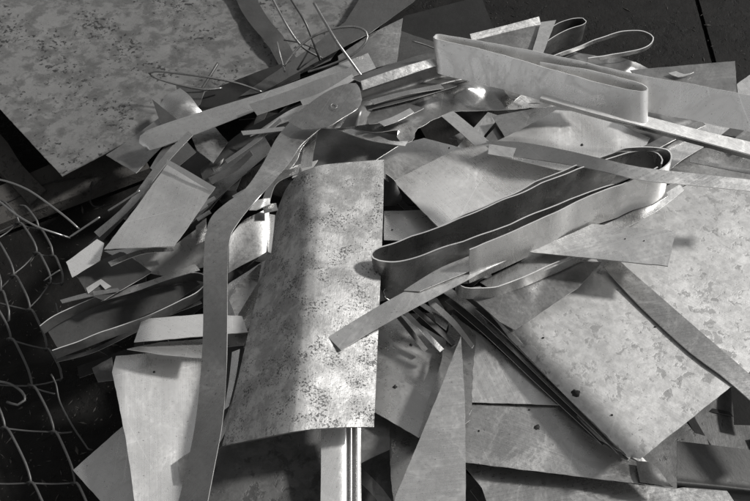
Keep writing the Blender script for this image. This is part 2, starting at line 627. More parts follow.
# two long pale straps
strap('metal_strap', [(139, 143, 148, 150, .33), (146, 131, 158, 148, .345), (200, 112, 206, 130, .36), (262, 93, 268, 106, .37), (310, 76, 318, 90, .37), (345, 62, 352, 77, .37), (368, 53, 376, 68, .36)],
      mat='bandlight', warp=.004, label='long pale strap with a rounded left end crossing the upper left of the heap', group=G_STRAP)
strap('metal_strap', [(249, 104, 257, 115, .40), (285, 92, 292, 103, .402), (316, 80, 322, 92, .405), (336, 73, 343, 81, .405), (352, 66, 358, 73, .4)],
      mat='mid', warp=.003, label='short square-cut strap lying on the long pale strap near its middle', group=G_STRAP)
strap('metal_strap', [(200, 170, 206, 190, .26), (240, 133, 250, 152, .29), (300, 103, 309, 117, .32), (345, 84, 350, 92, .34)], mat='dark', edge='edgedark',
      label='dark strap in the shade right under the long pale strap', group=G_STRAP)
strap('metal_strap', [(262, 128, 250, 136, .35), (290, 110, 280, 124, .38), (318, 99, 312, 112, .40), (345, 88, 338, 100, .4)], mat='light', warp=.004,
      label='bright crumpled strip between the square-cut strap and the spoon-ended strip', group=G_STRAP)
strap('metal_strap', [(241, 131, 243, 135, .37), (262, 129, 263, 133, .38), (284, 126.5, 285, 130.5, .40)], mat='light',
      label='narrow pale strip ending in the shade left of the twisted vertical strap', group=G_STRAP)
strap('metal_strap', [(150, 235, 168, 246, .2), (205, 180, 220, 196, .26), (262, 132, 272, 150, .32)], mat='mid', edge='edge', warp=.004,
      label='grey strap running up to the twisted vertical strap behind the rectangular sheet', group=G_STRAP)
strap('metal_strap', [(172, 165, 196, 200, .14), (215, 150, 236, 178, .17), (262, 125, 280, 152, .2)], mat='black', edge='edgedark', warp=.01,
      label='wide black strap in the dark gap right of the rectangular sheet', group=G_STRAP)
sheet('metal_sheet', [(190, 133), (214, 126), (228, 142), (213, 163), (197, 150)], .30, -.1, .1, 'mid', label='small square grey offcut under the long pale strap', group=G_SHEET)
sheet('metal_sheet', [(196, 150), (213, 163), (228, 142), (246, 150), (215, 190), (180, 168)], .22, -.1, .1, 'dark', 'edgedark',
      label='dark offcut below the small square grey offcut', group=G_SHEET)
sheet('metal_sheet', [(106, 155), (128, 141), (160, 117), (182, 128), (160, 148), (136, 173)], .27, .1, -.15, 'dull', 'edge', warp=.01,
      label='dull sheet corner poking out below the left end of the long pale strap', group=G_SHEET)
sheet('metal_sheet', [(152, 99), (178, 120), (164, 125), (160, 122)], .33, 0, 0, 'dark', 'edge', label='narrow dark pointed splinter left of the shiny curled piece', group=G_SHEET)
patch('metal_sheet', [[(160, 106, .28), (166, 96, .295), (180, 88, .29)], [(163, 118, .28), (178, 103, .305), (190, 96, .30)],
                      [(172, 130, .27), (186, 110, .295), (199, 108, .29)], [(180, 138, .24), (196, 122, .28), (206, 116, .27)]], mat='mid', nc=5,
      label='small shiny curled offcut on the mottled sheet by the flattened hoop', cat='metal sheet', group=G_SHEET)
sheet('metal_sheet', [(176, 84), (205, 88), (200, 104), (188, 112), (178, 100)], .24, .1, -.1, 'dark', 'edgedark', label='dark scrap under the flattened wire hoop', group=G_SHEET)
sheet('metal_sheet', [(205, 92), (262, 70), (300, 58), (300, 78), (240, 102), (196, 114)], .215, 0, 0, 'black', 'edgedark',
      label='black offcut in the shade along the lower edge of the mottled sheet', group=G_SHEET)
strap('metal_strap', [(188, 131, 193, 135, .40), (160, 160, 166, 164, .40), (126, 204, 133, 206, .38), (94, 232, 99, 237, .34)], mat='mid', step=.02,
      label='slim grey strap running beside the left edge of the rectangular sheet', group=G_STRAP)
strap('metal_strap', [(184, 138, 196, 152, .36), (150, 175, 165, 178, .36), (118, 214, 126, 216, .34), (88, 244, 98, 246, .3)], mat='dark', edge='edgedark',
      label='dark strap in the gap along the left edge of the rectangular sheet', group=G_STRAP)
wire('rod', [(108, 211, .40), (124, 201, .415), (140, 190.5, .43)], .0028, 'wire', 'short bright rod lying across the slim grey strap at the left', 'rod', G_WIRE)
wire('rod', [(70, 237, .36), (85, 227, .37), (100, 217, .38)], .0028, 'wire', 'short bright rod at the left, lower of two in line', 'rod', G_WIRE)

# tilted rectangular sheet with rolled lip
cc = sheet('metal_sheet', [(168, 163), (213, 190), (188, 227), (174, 246), (104, 249), (138, 205)], .46, -.05, -.12, 'light', 'edge', warp=.012, wfreq=6,
           label='tilted rectangular grey sheet with a rolled upper lip at the left of the heap', group=G_SHEET)
strap('rolled_lip', [(167, 159, 166, 164, .475, .47), (190, 172, 189, 178, .472, .466), (215, 187, 212, 192, .467, .46)], mat='light', edge='edge', t=.004, warp=.002, parent=cc)
sheet('metal_sheet', [(104, 251), (176, 244), (206, 222), (207, 266), (165, 276), (150, 273)], .37, .1, -.05, 'light', warp=.006,
      mods=[('fold', (150, 268), (206, 236), .25, .006)], label='pale creased sheet under the rectangular sheet, left of the vertical strap', group=G_SHEET)
sheet('metal_sheet', [(74, 272), (122, 251), (152, 272), (104, 300), (88, 294)], .39, -.05, -.1, 'dark', 'edge',
      label='dark blade-shaped offcut below the rectangular sheet', group=G_SHEET)
sheet('metal_sheet', [(66, 262), (97, 239), (104, 243), (100, 260), (72, 277)], .43, .1, -.1, 'bright', label='small bright flap at the far left tip of the heap', group=G_SHEET)
sheet('metal_sheet', [(86, 288), (101, 279), (111, 286), (105, 289), (100, 284), (88, 293)], .40, .1, -.1, 'bright', label='tiny bright bent offcut on the dark blade-shaped piece', group=G_SHEET)
strap('metal_strap', [(98, 296, 101, 301, .375), (130, 287, 133, 292, .38), (160, 277, 163, 281, .385), (195, 264, 200, 270, .39)], mat='light',
      label='narrow pale strip above the dark hairpin band at the left', group=G_STRAP)
# dark hairpin band
band('metal_band', [(40, 326), (60, 313), (110, 292), (165, 278), (190, 273), (203, 275), (206, 281), (197, 291), (175, 303), (140, 318), (100, 332), (52, 350)],
     .37, .035, mat='dull', label='long dark hairpin band pointing right towards the vertical strap', group=G_BAND)
sheet('metal_sheet', [(46, 328), (110, 296), (165, 282), (192, 277), (200, 284), (175, 302), (110, 330), (60, 352)], .325, 0, 0, 'dark', 'edgedark',
      label='dark sheet lying inside the long dark hairpin band', group=G_SHEET)
strap('metal_strap', [(54, 358, 57, 362, .25), (90, 350, 92, 353, .26), (130, 330, 132, 334, .28), (160, 314, 163, 318, .3), (198, 298, 202, 303, .31)], mat='dark', edge='edge',
      label='thin dark strap sagging under the long hairpin band at the left', group=G_STRAP)
sheet('metal_sheet', [(58, 345), (64, 327), (73, 328), (66, 340)], .3, .0, .0, 'mid', label='small grey splinter at the left end of the hairpin band', group=G_SHEET)

# sheets left of / under vertical strap
sheet('metal_sheet', [(142, 319), (204, 314), (242, 316), (248, 332), (180, 338), (134, 342)], .36, .03, -.05, 'bright', label='white strip-like sheet crossing behind the vertical strap', group=G_SHEET)
sheet('metal_sheet', [(127, 349), (160, 342), (204, 339), (204, 358), (160, 354)], .34, -.05, -.3, 'light', label='pale pointed offcut just below the white strip-like sheet', group=G_SHEET)
sheet('metal_sheet', [(112, 372), (116, 356), (160, 352), (215, 350), (240, 360), (232, 420), (205, 470), (180, 520), (137, 520), (126, 440)], .27, -.14, .02, 'bright', 'edge', warp=.008, wfreq=5,
      label='large bright sheet at the lower left crossed by soft shadows', group=G_SHEET, spots=[(154, 372, 1.6)])
sheet('metal_sheet', [(73, 470), (123, 426), (150, 450), (150, 530), (126, 530)], .17, -.05, -.1, 'light', label='grey corner of a sheet sticking out at the lower left', group=G_SHEET)
sheet('metal_sheet', [(110, 485), (140, 473), (160, 535), (112, 535)], .19, -.05, -.05, 'light', label='small grey sheet lying on the lower left sheet corner', group=G_SHEET)
sheet('metal_sheet', [(92, 368), (112, 357), (114, 380), (98, 382)], .2, -.1, 0, 'dull', label='small dull offcut left of the large bright sheet', group=G_SHEET)
sheet('metal_sheet', [(178, 460), (190, 452), (198, 452), (186, 480), (181, 480)], .285, -.1, 0, 'dull', label='little folded scrap under the lower end of the vertical strap', group=G_SHEET)
sheet('metal_sheet', [(228, 284), (262, 262), (270, 258), (256, 318), (245, 332), (226, 322)], .33, .1, .05, 'light', label='pale offcut between the vertical strap and the pitted plate', group=G_SHEET)
sheet('metal_sheet', [(226, 326), (254, 318), (244, 345), (226, 347)], .30, -.1, .05, 'mid', label='grey scrap low between the vertical strap and the pitted plate', group=G_SHEET)
strap('metal_strap', [(225, 348, 244, 340, .27), (226, 372, 242, 360, .27), (222, 425, 232, 400, .27)], mat='dark', edge='edgedark', label='dark strip in the gap at the left side of the pitted plate', group=G_STRAP)
patch('metal_sheet', [[(229, 238, .46), (243, 221, .462), (258, 213, .458), (269, 208, .45)], [(229, 256, .448), (242, 243, .449), (258, 234, .446), (269, 228, .44)],
                      [(228, 273, .436), (240, 266, .437), (258, 257, .435), (266, 252, .431)]], mat='dull',
      label='grey piece with a rounded shoulder right of the vertical strap', cat='metal sheet', group=G_SHEET)

# ------------- the long twisted vertical strap
strap('metal_strap', [(300, 112, 350, 100, .47, .45), (288, 124, 328, 122, .49, .47), (276, 139, 303, 143, .50, .49), (262, 165, 289, 163, .52, .50), (245, 189, 268, 187, .535, .52), (226, 203, 250, 207, .55, .54),
                      (212, 216, 237, 224, .555, .55), (206, 233, 230, 238, .558, .553), (203.5, 265, 227.5, 267, .555, .555), (203, 330, 227, 332, .532, .546), (200, 380, 226, 380, .525, .522),
                      (195, 425, 222, 424, .495, .505), (186, 470, 214, 468, .475, .488), (175, 515, 205, 515, .455, .465)], mat='band', edge='edge', t=.0028, warp=.004,
      label='long vertical strap twisting down from the upper middle to the bottom edge', group=G_STRAP, nc=6)
sp = patch('metal_strap', [[(288, 121, .523), (294, 125, .523), (302, 129, .52)], [(306, 106, .525), (316, 114, .524), (326, 127, .52)], [(326, 92, .528), (336, 100, .527), (344, 117, .522)],
                           [(345, 84, .53), (351, 92, .528), (358, 108, .522)], [(356, 83, .528), (360, 89, .526), (362, 100, .522)]], mat='band', warp=.003, nc=6,
           label='spoon-shaped rounded strap end above the top of the vertical strap', group=G_STRAP)
# ring mark stamped on the spoon end
def ring(px, py, z, rpx, parent, name='ring_mark'):
    pts = [P(px + rpx * math.cos(a), py + rpx * .8 * math.sin(a), z) for a in [i / 12 * 2 * math.pi for i in range(13)]]
    v, f = tube_geo(pts, .0009, 6, .004)
    link(name, v, f, ['edgedark'], [0] * len(f), [True] * len(f), parent=parent)
ring(334, 106, .530, 3.2, sp)
# more thin offcuts woven through the left and top of the heap
more = [
    ([(225, 160, 227, 163, .33), (255, 139, 257, 142, .36), (280, 118, 282, 121, .39)], 'mid', 'thin grey strip in the dark gap left of the twisted vertical strap top'),
    ([(208, 178, 212, 184, .30), (232, 166, 236, 171, .32), (250, 150, 253, 155, .34)], 'dull', 'short dull strip slanting beside the twisted vertical strap'),
    ([(300, 100, 303, 106, .43), (322, 92, 326, 97, .44), (352, 74, 355, 79, .44)], 'light', 'short bright strip above the spoon-shaped strap end'),
    ([(60, 300, 62, 303, .39), (90, 292, 92, 296, .395), (118, 288, 120, 291, .40)], 'mid', 'thin grey strip at the far left end of the dark hairpin band'),
    ([(108, 262, 111, 266, .44), (140, 250, 142, 254, .43), (172, 247, 174, 251, .41)], 'mid', 'thin grey strip just under the lower edge of the rectangular sheet'),
    ([(370, 100, 374, 104, .49), (400, 92, 404, 95, .49), (440, 84, 444, 88, .48)], 'mid', 'thin grey strip on the crumpled sheet beneath the folded trim'),
    ([(378, 122, 384, 126, .475), (392, 117, 398, 121, .475), (410, 108, 414, 112, .47)], 'light', 'short bright strip on the ragged crumpled sheet'),
    ([(232, 146, 239, 153, .29), (262, 150, 266, 158, .31), (280, 150, 284, 157, .33)], 'dark', 'dark thin strip crossing behind the vertical strap near its top'),
    ([(430, 305, 434, 301, .44), (452, 325, 455, 320, .43), (472, 348, 474, 345, .435)], 'dark', 'dark thin strip beside the grey wedge below the slanting strap'),
    ([(232, 196, 236, 200, .44), (250, 186, 254, 191, .46), (268, 178, 271, 182, .46)], 'light', 'thin bright strip crossing toward the upper left corner of the pitted plate'),
    ([(150, 168, 154, 171, .30), (160, 152, 165, 154, .33), (176, 134, 181, 137, .35)], 'mid', 'thin grey strip rising behind the slim grey strap on the left'),
    ([(232, 352, 240, 349, .34), (229, 380, 236, 376, .33), (224, 410, 229, 406, .32)], 'bright', 'narrow bright sliver between the vertical strap and the pitted plate'),
    ([(640, 148, 646, 155, .41), (672, 132, 678, 138, .42), (700, 120, 706, 125, .42)], 'dull', 'dull thin strip beside the pale strap under the narrow white strip'),
    ([(690, 158, 690, 162, .40), (730, 166, 730, 170, .40), (790, 176, 790, 181, .40)], 'mid', 'thin grey strip between the white strip and the crossing strap at the right edge'),
]
for st_, m_, lb_ in more:
    strap('thin_strip', st_, mat=m_, edge='edge', label=lb_, cat='thin strip', group='loose thin strips in the scrap heap', warp=.006)
# extra lapped scraps low at the left
sheet('metal_sheet', [(196, 226), (206, 218), (207, 240), (196, 244)], .42, .1, 0, 'mid', label='small grey chip tucked against the left edge of the vertical strap', group=G_SHEET)
sheet('metal_sheet', [(229, 300), (238, 284), (262, 262), (258, 282), (236, 318)], .36, -.15, .1, 'mid', label='slim grey offcut slanting between the vertical strap and the pitted plate', group=G_SHEET)
sheet('metal_sheet', [(212, 168), (224, 158), (242, 176), (236, 190), (222, 190)], .27, .1, .1, 'mid', label='grey scrap in the gap between the rectangular sheet and the vertical strap', group=G_SHEET)
for i_, (a_, b_, c_, d_) in enumerate([(190, 214, 206, 203), (193, 208, 214, 196), (196, 218, 209, 210)]):
    strap('thin_strip', [(a_, b_, a_ + 2, b_ + 3, .31 - .01 * i_), (c_, d_, c_ + 2, d_ + 3, .33 - .01 * i_)], mat='light', label=['bright thin strip, middle of three beside the rectangular sheet', 'bright thin strip, uppermost of three beside the rectangular sheet', 'bright thin strip, lowest of three beside the rectangular sheet'][i_], cat='thin strip', group='three thin strips beside the rectangular sheet')
# crumpled scraps near top of the plate
strap('metal_strap', [(322, 126, 312, 128, .46), (303, 146, 292, 142, .47), (297, 160, 283, 158, .47), (289, 170, 274, 172, .46)], mat='light', warp=.012, label='bright crumpled strip beside the top of the vertical strap', group=G_STRAP)
strap('metal_strap', [(318, 130, 308, 132, .44), (314, 150, 303, 150, .45), (312, 166, 300, 168, .44)], mat='mid', warp=.012, label='upright grey strip just above the top edge of the pitted plate', group=G_STRAP)
strap('metal_strap', [(300, 164, 298, 173, .465), (275, 174, 276, 184, .47), (262, 200, 268, 210, .46)], mat='mid', warp=.01, label='curved grey strip around the upper left corner of the pitted plate', group=G_STRAP)
strap('metal_strap', [(256, 200, 249, 210, .50), (262, 199, 256, 210, .505), (270, 198, 270, 204, .50)], mat='bright', label='small bright hook-shaped offcut left of the pitted plate', group=G_STRAP)
strap('metal_strap', [(262, 205, 264, 213, .48), (276, 203, 278, 210, .48)], mat='mid', label='tiny grey tab touching the left edge of the pitted plate', group=G_STRAP)
strap('metal_strap', [(270, 214, 275, 215, .44), (267, 235, 273, 236, .43), (268, 252, 271, 253, .42)], mat='bright', label='thin bright sliver along the upper left edge of the pitted plate', group=G_STRAP)
sheet('metal_sheet', [(297, 166), (318, 160), (310, 172), (292, 178)], .42, 0, 0, 'bright', label='small white chip peeking out above the pitted plate', group=G_SHEET)

# ------------- pitted curved plate
patch('metal_plate', [
    [(276, 214, .36), (286, 189, .43), (300, 173, .475), (309, 169, .493), (322, 165, .503), (352, 162, .495), (384, 159.5, .49)],
    [(265, 262, .385), (286, 243, .45), (304, 229, .498), (315, 225, .513), (326, 222, .512), (354, 219, .50), (383, 216, .49)],
    [(252, 316, .385), (278, 307, .458), (299, 301, .508), (310, 299.5, .518), (325, 297, .515), (354, 294, .50), (380, 292, .485)],
    [(238, 378, .385), (268, 372, .458), (293, 368, .509), (304, 366.4, .518), (322, 365, .512), (350, 362, .495), (377, 360, .48)],
    [(222, 446, .37), (256, 439, .45), (286, 433, .504), (298, 431, .513), (318, 428.5, .505), (348, 427, .49), (374, 427, .475)]],
    mat='pitted', edge='edgedark', t=.005, nc=8, warp=.004, label='large pitted plate with a bent ridge in the middle of the heap', cat='metal plate')

# bright ribbed channel
patch('metal_channel', [[(321, 418, .43), (345, 418, .43), (348, 418, .42), (351, 418, .435), (354, 418, .42), (357, 418, .44), (361, 418, .43)],
                        [(321, 470, .41), (345, 470, .41), (348, 470, .40), (351, 470, .415), (354, 470, .40), (357, 470, .42), (361, 470, .41)],
                        [(320, 530, .39), (345, 530, .39), (348, 530, .38), (351, 530, .395), (354, 530, .38), (357, 530, .40), (362, 530, .39)]],
      mat='bright', nc=3, label='white ribbed metal channel sticking out below the pitted plate', cat='metal channel')
sheet('metal_sheet', [(222, 447), (300, 430), (330, 425), (330, 530), (190, 530), (207, 480)], .34, .02, -.03, 'shaded_grunge', 'edgedark', label='grimy dark sheet below the bottom edge of the pitted plate', group=G_SHEET)
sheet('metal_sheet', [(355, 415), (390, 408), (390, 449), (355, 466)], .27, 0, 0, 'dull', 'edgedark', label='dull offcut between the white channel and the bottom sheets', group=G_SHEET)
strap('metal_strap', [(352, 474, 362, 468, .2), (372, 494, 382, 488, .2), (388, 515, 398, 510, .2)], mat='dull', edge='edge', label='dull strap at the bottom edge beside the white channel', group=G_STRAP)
sheet('metal_sheet', [(352, 466), (390, 449), (400, 530), (352, 530)], .14, 0, 0, 'shaded_grunge', 'edgedark', label='grimy scrap deep in the gap right of the white channel', group=G_SHEET)

# ================================================================== LOWER MIDDLE
sheet('metal_sheet', [(372, 318), (398, 312), (446, 340), (447, 372), (419, 438), (373, 411)], .31, .05, .03, 'light', label='pale sheet with one dark spot right of the pitted plate', group=G_SHEET, spots=[(395, 387, 3.0), (411, 345, 1.8), (378, 338, 1.2)])
sheet('metal_sheet', [(388, 420), (425, 440), (408, 500), (396, 520), (391, 480)], .24, .05, 0, 'mid', label='grey sheet corner under the lower end of the spotted pale sheet', group=G_SHEET)
sheet('metal_sheet', [(452, 313), (476, 335), (470, 420), (440, 440), (418, 436), (430, 395), (441, 362)], .34, .05, 0, 'mid', 'edge', rag=.002, label='grey wedge with a torn left edge behind the bright spike', group=G_SHEET, spots=[(452, 326, 1.3)])
sheet('metal_sheet', [(461, 336), (465, 400), (466, 540), (384, 540), (396, 495), (436, 400)], .385, .04, .0, 'light', 'edge', t=.003, warp=.004, label='tall bright spike-shaped sheet rising from the bottom edge', group=G_SHEET)
sheet('metal_sheet', [(462, 322), (480, 334), (545, 390), (600, 428), (640, 455), (655, 470), (600, 440), (565, 405), (463, 402), (455, 360)], .335, .0, .05, 'light', label='pale sheet running along the bundle of thin strips', group=G_SHEET)
q2 = sheet('metal_sheet', [(462, 403.5), (566, 406), (612, 440), (648, 462), (674, 488), (560, 474), (462, 462)], .325, .0, .02, 'mid', label='pale grey sheet with a dark spot and a folded right tip', group=G_SHEET, spots=[(537, 427, 4.0), (479, 431, 1.5), (529, 402 + 8, 1.2)],
           mods=[('fold', (630, 462), (640, 500), .0, .01)])
patch('folded_tip', [[(636, 461, .338), (648, 462, .341), (658, 468, .339)], [(638, 472, .338), (653, 474, .343), (668, 482, .338)], [(640, 482, .334), (656, 484.5, .337), (674, 487.5, .332)]], mat='dark', edge='edge', nc=4, parent=q2)
sheet('metal_sheet', [(462, 463), (560, 475), (674, 489), (720, 480), (760, 540), (500, 540), (482, 488)], .28, .0, .0, 'mid', label='grey sheet along the bottom edge right of the bright spike', group=G_SHEET)
sheet('metal_sheet', [(462, 470), (482, 484), (520, 540), (462, 540)], .16, 0, 0, 'shaded_grunge', 'edgedark', label='grimy offcut at the bottom edge beside the bright spike', group=G_SHEET)
strap('metal_strap', [(470, 490, 476, 485, .19), (500, 530, 508, 524, .19)], mat='dull', label='short dull strip at the bottom edge right of the spike', group=G_STRAP)

# ================================================================== RIGHT: big stained plate
bp_ = sheet('metal_plate', [(478, 306), (520, 262), (575, 228), (670, 192), (690, 184), (820, 184), (840, 300), (640, 459), (628, 457), (560, 390)], .41, .02, -.03, 'zinc', 'edge', t=.003, warp=.012, wfreq=2.5, step=.015,
            mods=[('fold', (652, 468), (486, 296), -.9, .012)],
            label='large bright stained plate filling the right side of the heap', cat='metal plate', spots=[(575, 393, 6), (543, 338, 1.6), (655, 327, 1.5), (612, 415, 1.6)])
sheet('metal_sheet', [(612, 470), (650, 430), (700, 385), (800, 340), (800, 470), (680, 490)], .10, 0, 0, 'shaded_grunge', 'edgedark', label='grimy sheet coloured darker for the shade under the large stained plate', group=G_SHEET)
patch('metal_profile', [[(677, 441, .30), (677, 474, .285), (677, 483, .29), (677, 492, .262), (677, 530, .22)], [(720, 446, .30), (720, 479, .285), (720, 487, .29), (720, 496, .262), (720, 535, .22)],
                        [(790, 455, .30), (790, 487, .285), (790, 495, .29), (790, 504, .262), (790, 545, .22)]], mat='dark', edge='edge', nc=5, label='dull grey folded profile in the lower right corner', cat='metal profile')
# diagonal strap on plate
zs = lambda x, y: o_surf[bp_.name](x, y).z
strap('metal_strap', [(590, 252, 606, 246, .45), (600, 263, 622, 263, zs(612, 263) + .014)] + [(a, b, c, d, zs(a, b) + .008, zs(c, d) + .006) for a, b, c, d in
      ((640, 306, 662, 298), (690, 352, 708, 338), (720, 374, 736, 362))] + [(750, 400, 765, 388, zs(740, 370) + .006), (800, 444, 815, 432, zs(740, 370) + .006)], mat='band', t=.0028,
      label='grey strap lying diagonally across the large stained plate', group=G_STRAP, step=.03)
# stack of thin strips under the plate's left edge
for k, (dx, dy, z, m_) in enumerate([(0, 0, .395, 'mid'), (-6, 3, .38, 'dark'), (-11, 7, .37, 'mid'), (-17, 11, .36, 'dark')]):
    strap('thin_strip', [(462 + dx, 290 + dy, 467 + dx, 287 + dy, z), (500 + dx, 322 + dy, 505 + dx, 318 + dy, z), (550 + dx + k, 372 + dy, 555 + dx + k, 367 + dy, z - .01), (600 + dx + 3 * k, 424 + dy, 604 + dx + 3 * k, 420 + dy, z - .03), (632 + dx + 3 * k, 456 + dy, 634 + dx + 3 * k, 454 + dy, z - .05)],
          mat=m_, edge='edge', step=.03,
          label=['thin grey strip nearest the curled edge of the large stained plate', 'thin dark strip, second from the curled edge of the stained plate',
                 'thin grey strip, third from the curled edge of the stained plate', 'thin dark strip furthest from the curled edge of the stained plate'][k],
          cat='thin strip', group='bundle of thin strips under the large stained plate')
strap('thin_strip', [(436, 288, 444, 283, .40), (470, 312, 478, 309, .38), (510, 350, 516, 347, .35), (556, 396, 560, 393, .31)], mat='bandlight', edge='edge', step=.03, label='pale thin strip above the grey wedge, starting under the pale slanting strap', cat='thin strip', group='bundle of thin strips under the large stained plate')
sheet('metal_sheet', [(460, 290), (480, 286), (500, 300), (486, 318)], .36, 0, 0, 'bright', label='small white corner of sheet below the curled hook', group=G_SHEET)
# sheet shaded by loops, part of that shade put into its dull colour
sheet('metal_sheet', [(470, 296), (505, 284), (560, 262), (602, 262), (578, 288), (515, 330), (500, 322)], .44, .0, -.03, 'dull', 'edgedark', warp=.006, mods=[('bump', (528, 292), .012, .008)], label='dented sheet with the shade of the looped bands put into its dull colour', group=G_SHEET)

# ================================================================== CENTRE sheets
sheet('metal_sheet', [(384, 211), (424, 210), (450, 228), (430, 242), (384, 240)], .26, .05, 0, 'bright', label='white offcut between the pitted plate and the left bend of the looped band', group=G_SHEET, spots=[(392, 230, 1.2), (427, 216, 1.4)])
patch('metal_sheet', [[(383, 172, .30), (394, 180, .33), (399, 190, .31)], [(384, 186, .27), (392, 192, .31), (402, 198, .29)], [(383, 206, .24), (388, 206, .26), (396, 206, .25)]], mat='dark', edge='edge', label='small dark curled scrap at the top right corner of the pitted plate', cat='metal sheet', group=G_SHEET)
sheet('metal_sheet', [(420, 208), (428, 204), (452, 228), (444, 234)], .285, 0, 0, 'dark', 'edge', label='narrow dark offcut along the left edge of the broad pale sheet', group=G_SHEET)
sheet('metal_sheet', [(380, 150), (424, 138), (470, 150), (460, 160), (396, 186), (380, 176)], .30, -.05, -.1, 'light', label='pale sheet corner above the broad pale sheet', group=G_SHEET, spots=[(449, 148, 1)])
sheet('metal_sheet', [(286, 140), (330, 124), (404, 136), (398, 146), (366, 166), (345, 172), (296, 176)], .35, .0, -.05, 'dull', 'edgedark', warp=.01, label='dull sheet lying behind the top edge of the pitted plate', group=G_SHEET)
sheet('metal_sheet', [(393, 181), (452, 151), (490, 142), (560, 150), (630, 172), (600, 200), (520, 225), (449, 238)], .32, .02, -.05, 'bright', 'edge', warp=.01, wfreq=4, mods=[('bump', (500, 176), .07, -.012)],
      label='broad smooth pale sheet in the centre behind the looped band', group=G_SHEET)
# bright dented sheet
sheet('metal_sheet', [(486, 146), (520, 130), (556, 110), (600, 113), (628, 128), (650, 138), (644, 150), (612, 170), (560, 170), (500, 156)], .355, .03, -.05, 'bright', 'edge', warp=.008,
      mods=[('bump', (545, 132), .06, .009), ('bump', (612, 138), .04, .008), ('fold', (508, 135), (600, 168), .12, .01)], label='bright dented sheet under the narrow white strip', group=G_SHEET, spots=[(582, 145, 1.8)])
sheet('metal_sheet', [(600, 112), (640, 120), (672, 140), (660, 150), (630, 135)], .33, 0, 0, 'dark', 'edgedark', label='dark torn offcut at the right end of the bright dented sheet', group=G_SHEET)
# strips in the dark hole
strap('metal_strap', [(440, 115, 452, 110, .24), (462, 134, 474, 128, .24), (492, 162, 506, 156, .25)], mat='light', label='pale strip crossing the dark hole from upper left to lower right', group=G_STRAP)
strap('metal_strap', [(488, 112, 500, 116, .22), (470, 132, 482, 138, .22), (448, 158, 460, 164, .22)], mat='light', label='pale strip crossing the dark hole from upper right to lower left', group=G_STRAP)
sheet('metal_sheet', [(449, 138), (462, 132), (478, 137), (472, 142)], .2, 0, 0, 'mid', label='tiny grey triangle in the dark hole under the crossing strips', group=G_SHEET)
sheet('metal_sheet', [(492, 116), (560, 104), (600, 104), (560, 128), (508, 142)], .26, .05, 0, 'mid', label='grey sheet edge in the shade at the right side of the dark hole', group=G_SHEET)
sheet('metal_sheet', [(484, 140), (496, 126), (510, 140), (496, 148)], .24, 0, 0, 'dull', label='small dull chip beside the crossing strips', group=G_SHEET)

# crumpled torn sheet above the hole
tp = sheet('metal_sheet', [(322, 128), (345, 128), (372, 132), (398, 130), (397, 137), (402, 144), (412, 141), (418, 128), (434, 119), (452, 111), (500, 110), (545, 107), (600, 104), (590, 90), (530, 78), (465, 79), (410, 86), (366, 92), (330, 104)],
      .42, .0, .03, 'mid', 'edge', warp=.006, wfreq=5, step=.007, rag=.002,
      mods=[('cone', (466, 88), .06, .022), ('vor', (400, 118), 11, .015)], label='crumpled torn sheet with a ragged lip above the dark hole', group=G_SHEET)
strap('torn_lip', [(334, 128, 338, 124, .42), (352, 135, 356, 130, .43), (372, 141, 376, 135, .435), (390, 144, 392, 141, .435), (405, 146, 408, 141, .43)], mat='light', warp=.01, parent=tp)
sheet('metal_sheet', [(368, 112), (408, 103), (424, 108), (400, 120), (369, 124)], .465, 0, 0, 'dull', 'edge', warp=.006, label='dull pointed offcut lying on the crumpled torn sheet', group=G_SHEET)
patch('metal_sheet', [[(352, 104, .46), (362, 102, .47), (374, 100, .46)], [(348, 116, .47), (360, 112, .49), (372, 112, .46)], [(340, 128, .45), (356, 126, .47), (369, 124, .45)]], mat='dull', edge='edge', warp=.005, cols_smooth=False, smooth=False, label='rumpled grey scrap below the spoon-shaped strap end', cat='metal sheet', group=G_SHEET)
sheet('metal_sheet', [(496, 74), (524, 78), (532, 86), (514, 101), (505, 92)], .47, 0, .05, 'dull', 'edge', label='grey triangular tab hanging below the upper looped band', group=G_SHEET)
sheet('metal_sheet', [(520, 84), (545, 90), (560, 103), (520, 104), (506, 100)], .425, 0, 0, 'dark', 'edgedark', label='dark scrap under the left end of the narrow white strip', group=G_SHEET)

# long folded trim (three facets) upper middle, shaded facets put into its dull colour
patch('metal_trim', [
    [(352, 78, .46), (361, 82, .50), (362, 90, .485), (362, 100, .45), (364, 107, .465), (366, 110, .45)],
    [(385, 66, .46), (396, 70, .50), (398, 78, .485), (402, 88, .45), (406, 95, .465), (408, 98, .45)],
    [(425, 54, .46), (432, 60, .495), (436, 67, .48), (442, 77, .45), (446, 83, .462), (448, 86, .45)],
    [(452, 54, .45), (458, 62, .475), (462, 68, .47), (466, 74, .45), (468, 78, .455), (470, 80, .45)]],
    mat='dull', nc=4, cols_smooth=False, label='long folded trim with a dull ribbed face left of the upper looped band', cat='metal trim')
strap('metal_strap', [(361, 81, 363, 90, .512, .502), (396, 69, 399, 78, .512, .502), (432, 59, 437, 66, .507, .497), (452, 59, 458, 67, .495, .485)], mat='mid', label='pale narrow strap added for the sunlit facet of the long folded trim', group=G_STRAP, t=.0015)  # added strip, its paler colour stands for the trim's sunlit facet
strap('metal_strap', [(448, 84, 450, 90, .43), (475, 74, 480, 82, .43), (500, 72, 505, 80, .43)], mat='dark', edge='edge', label='dark strip under the upper looped band near its left bend', group=G_STRAP)
strap('metal_strap', [(366, 106, 368, 110, .475), (410, 96, 412, 99, .475), (455, 82, 457, 86, .47)], mat='dark', edge='edge', label='dark narrow strip along the lower side of the long folded trim', group=G_STRAP)

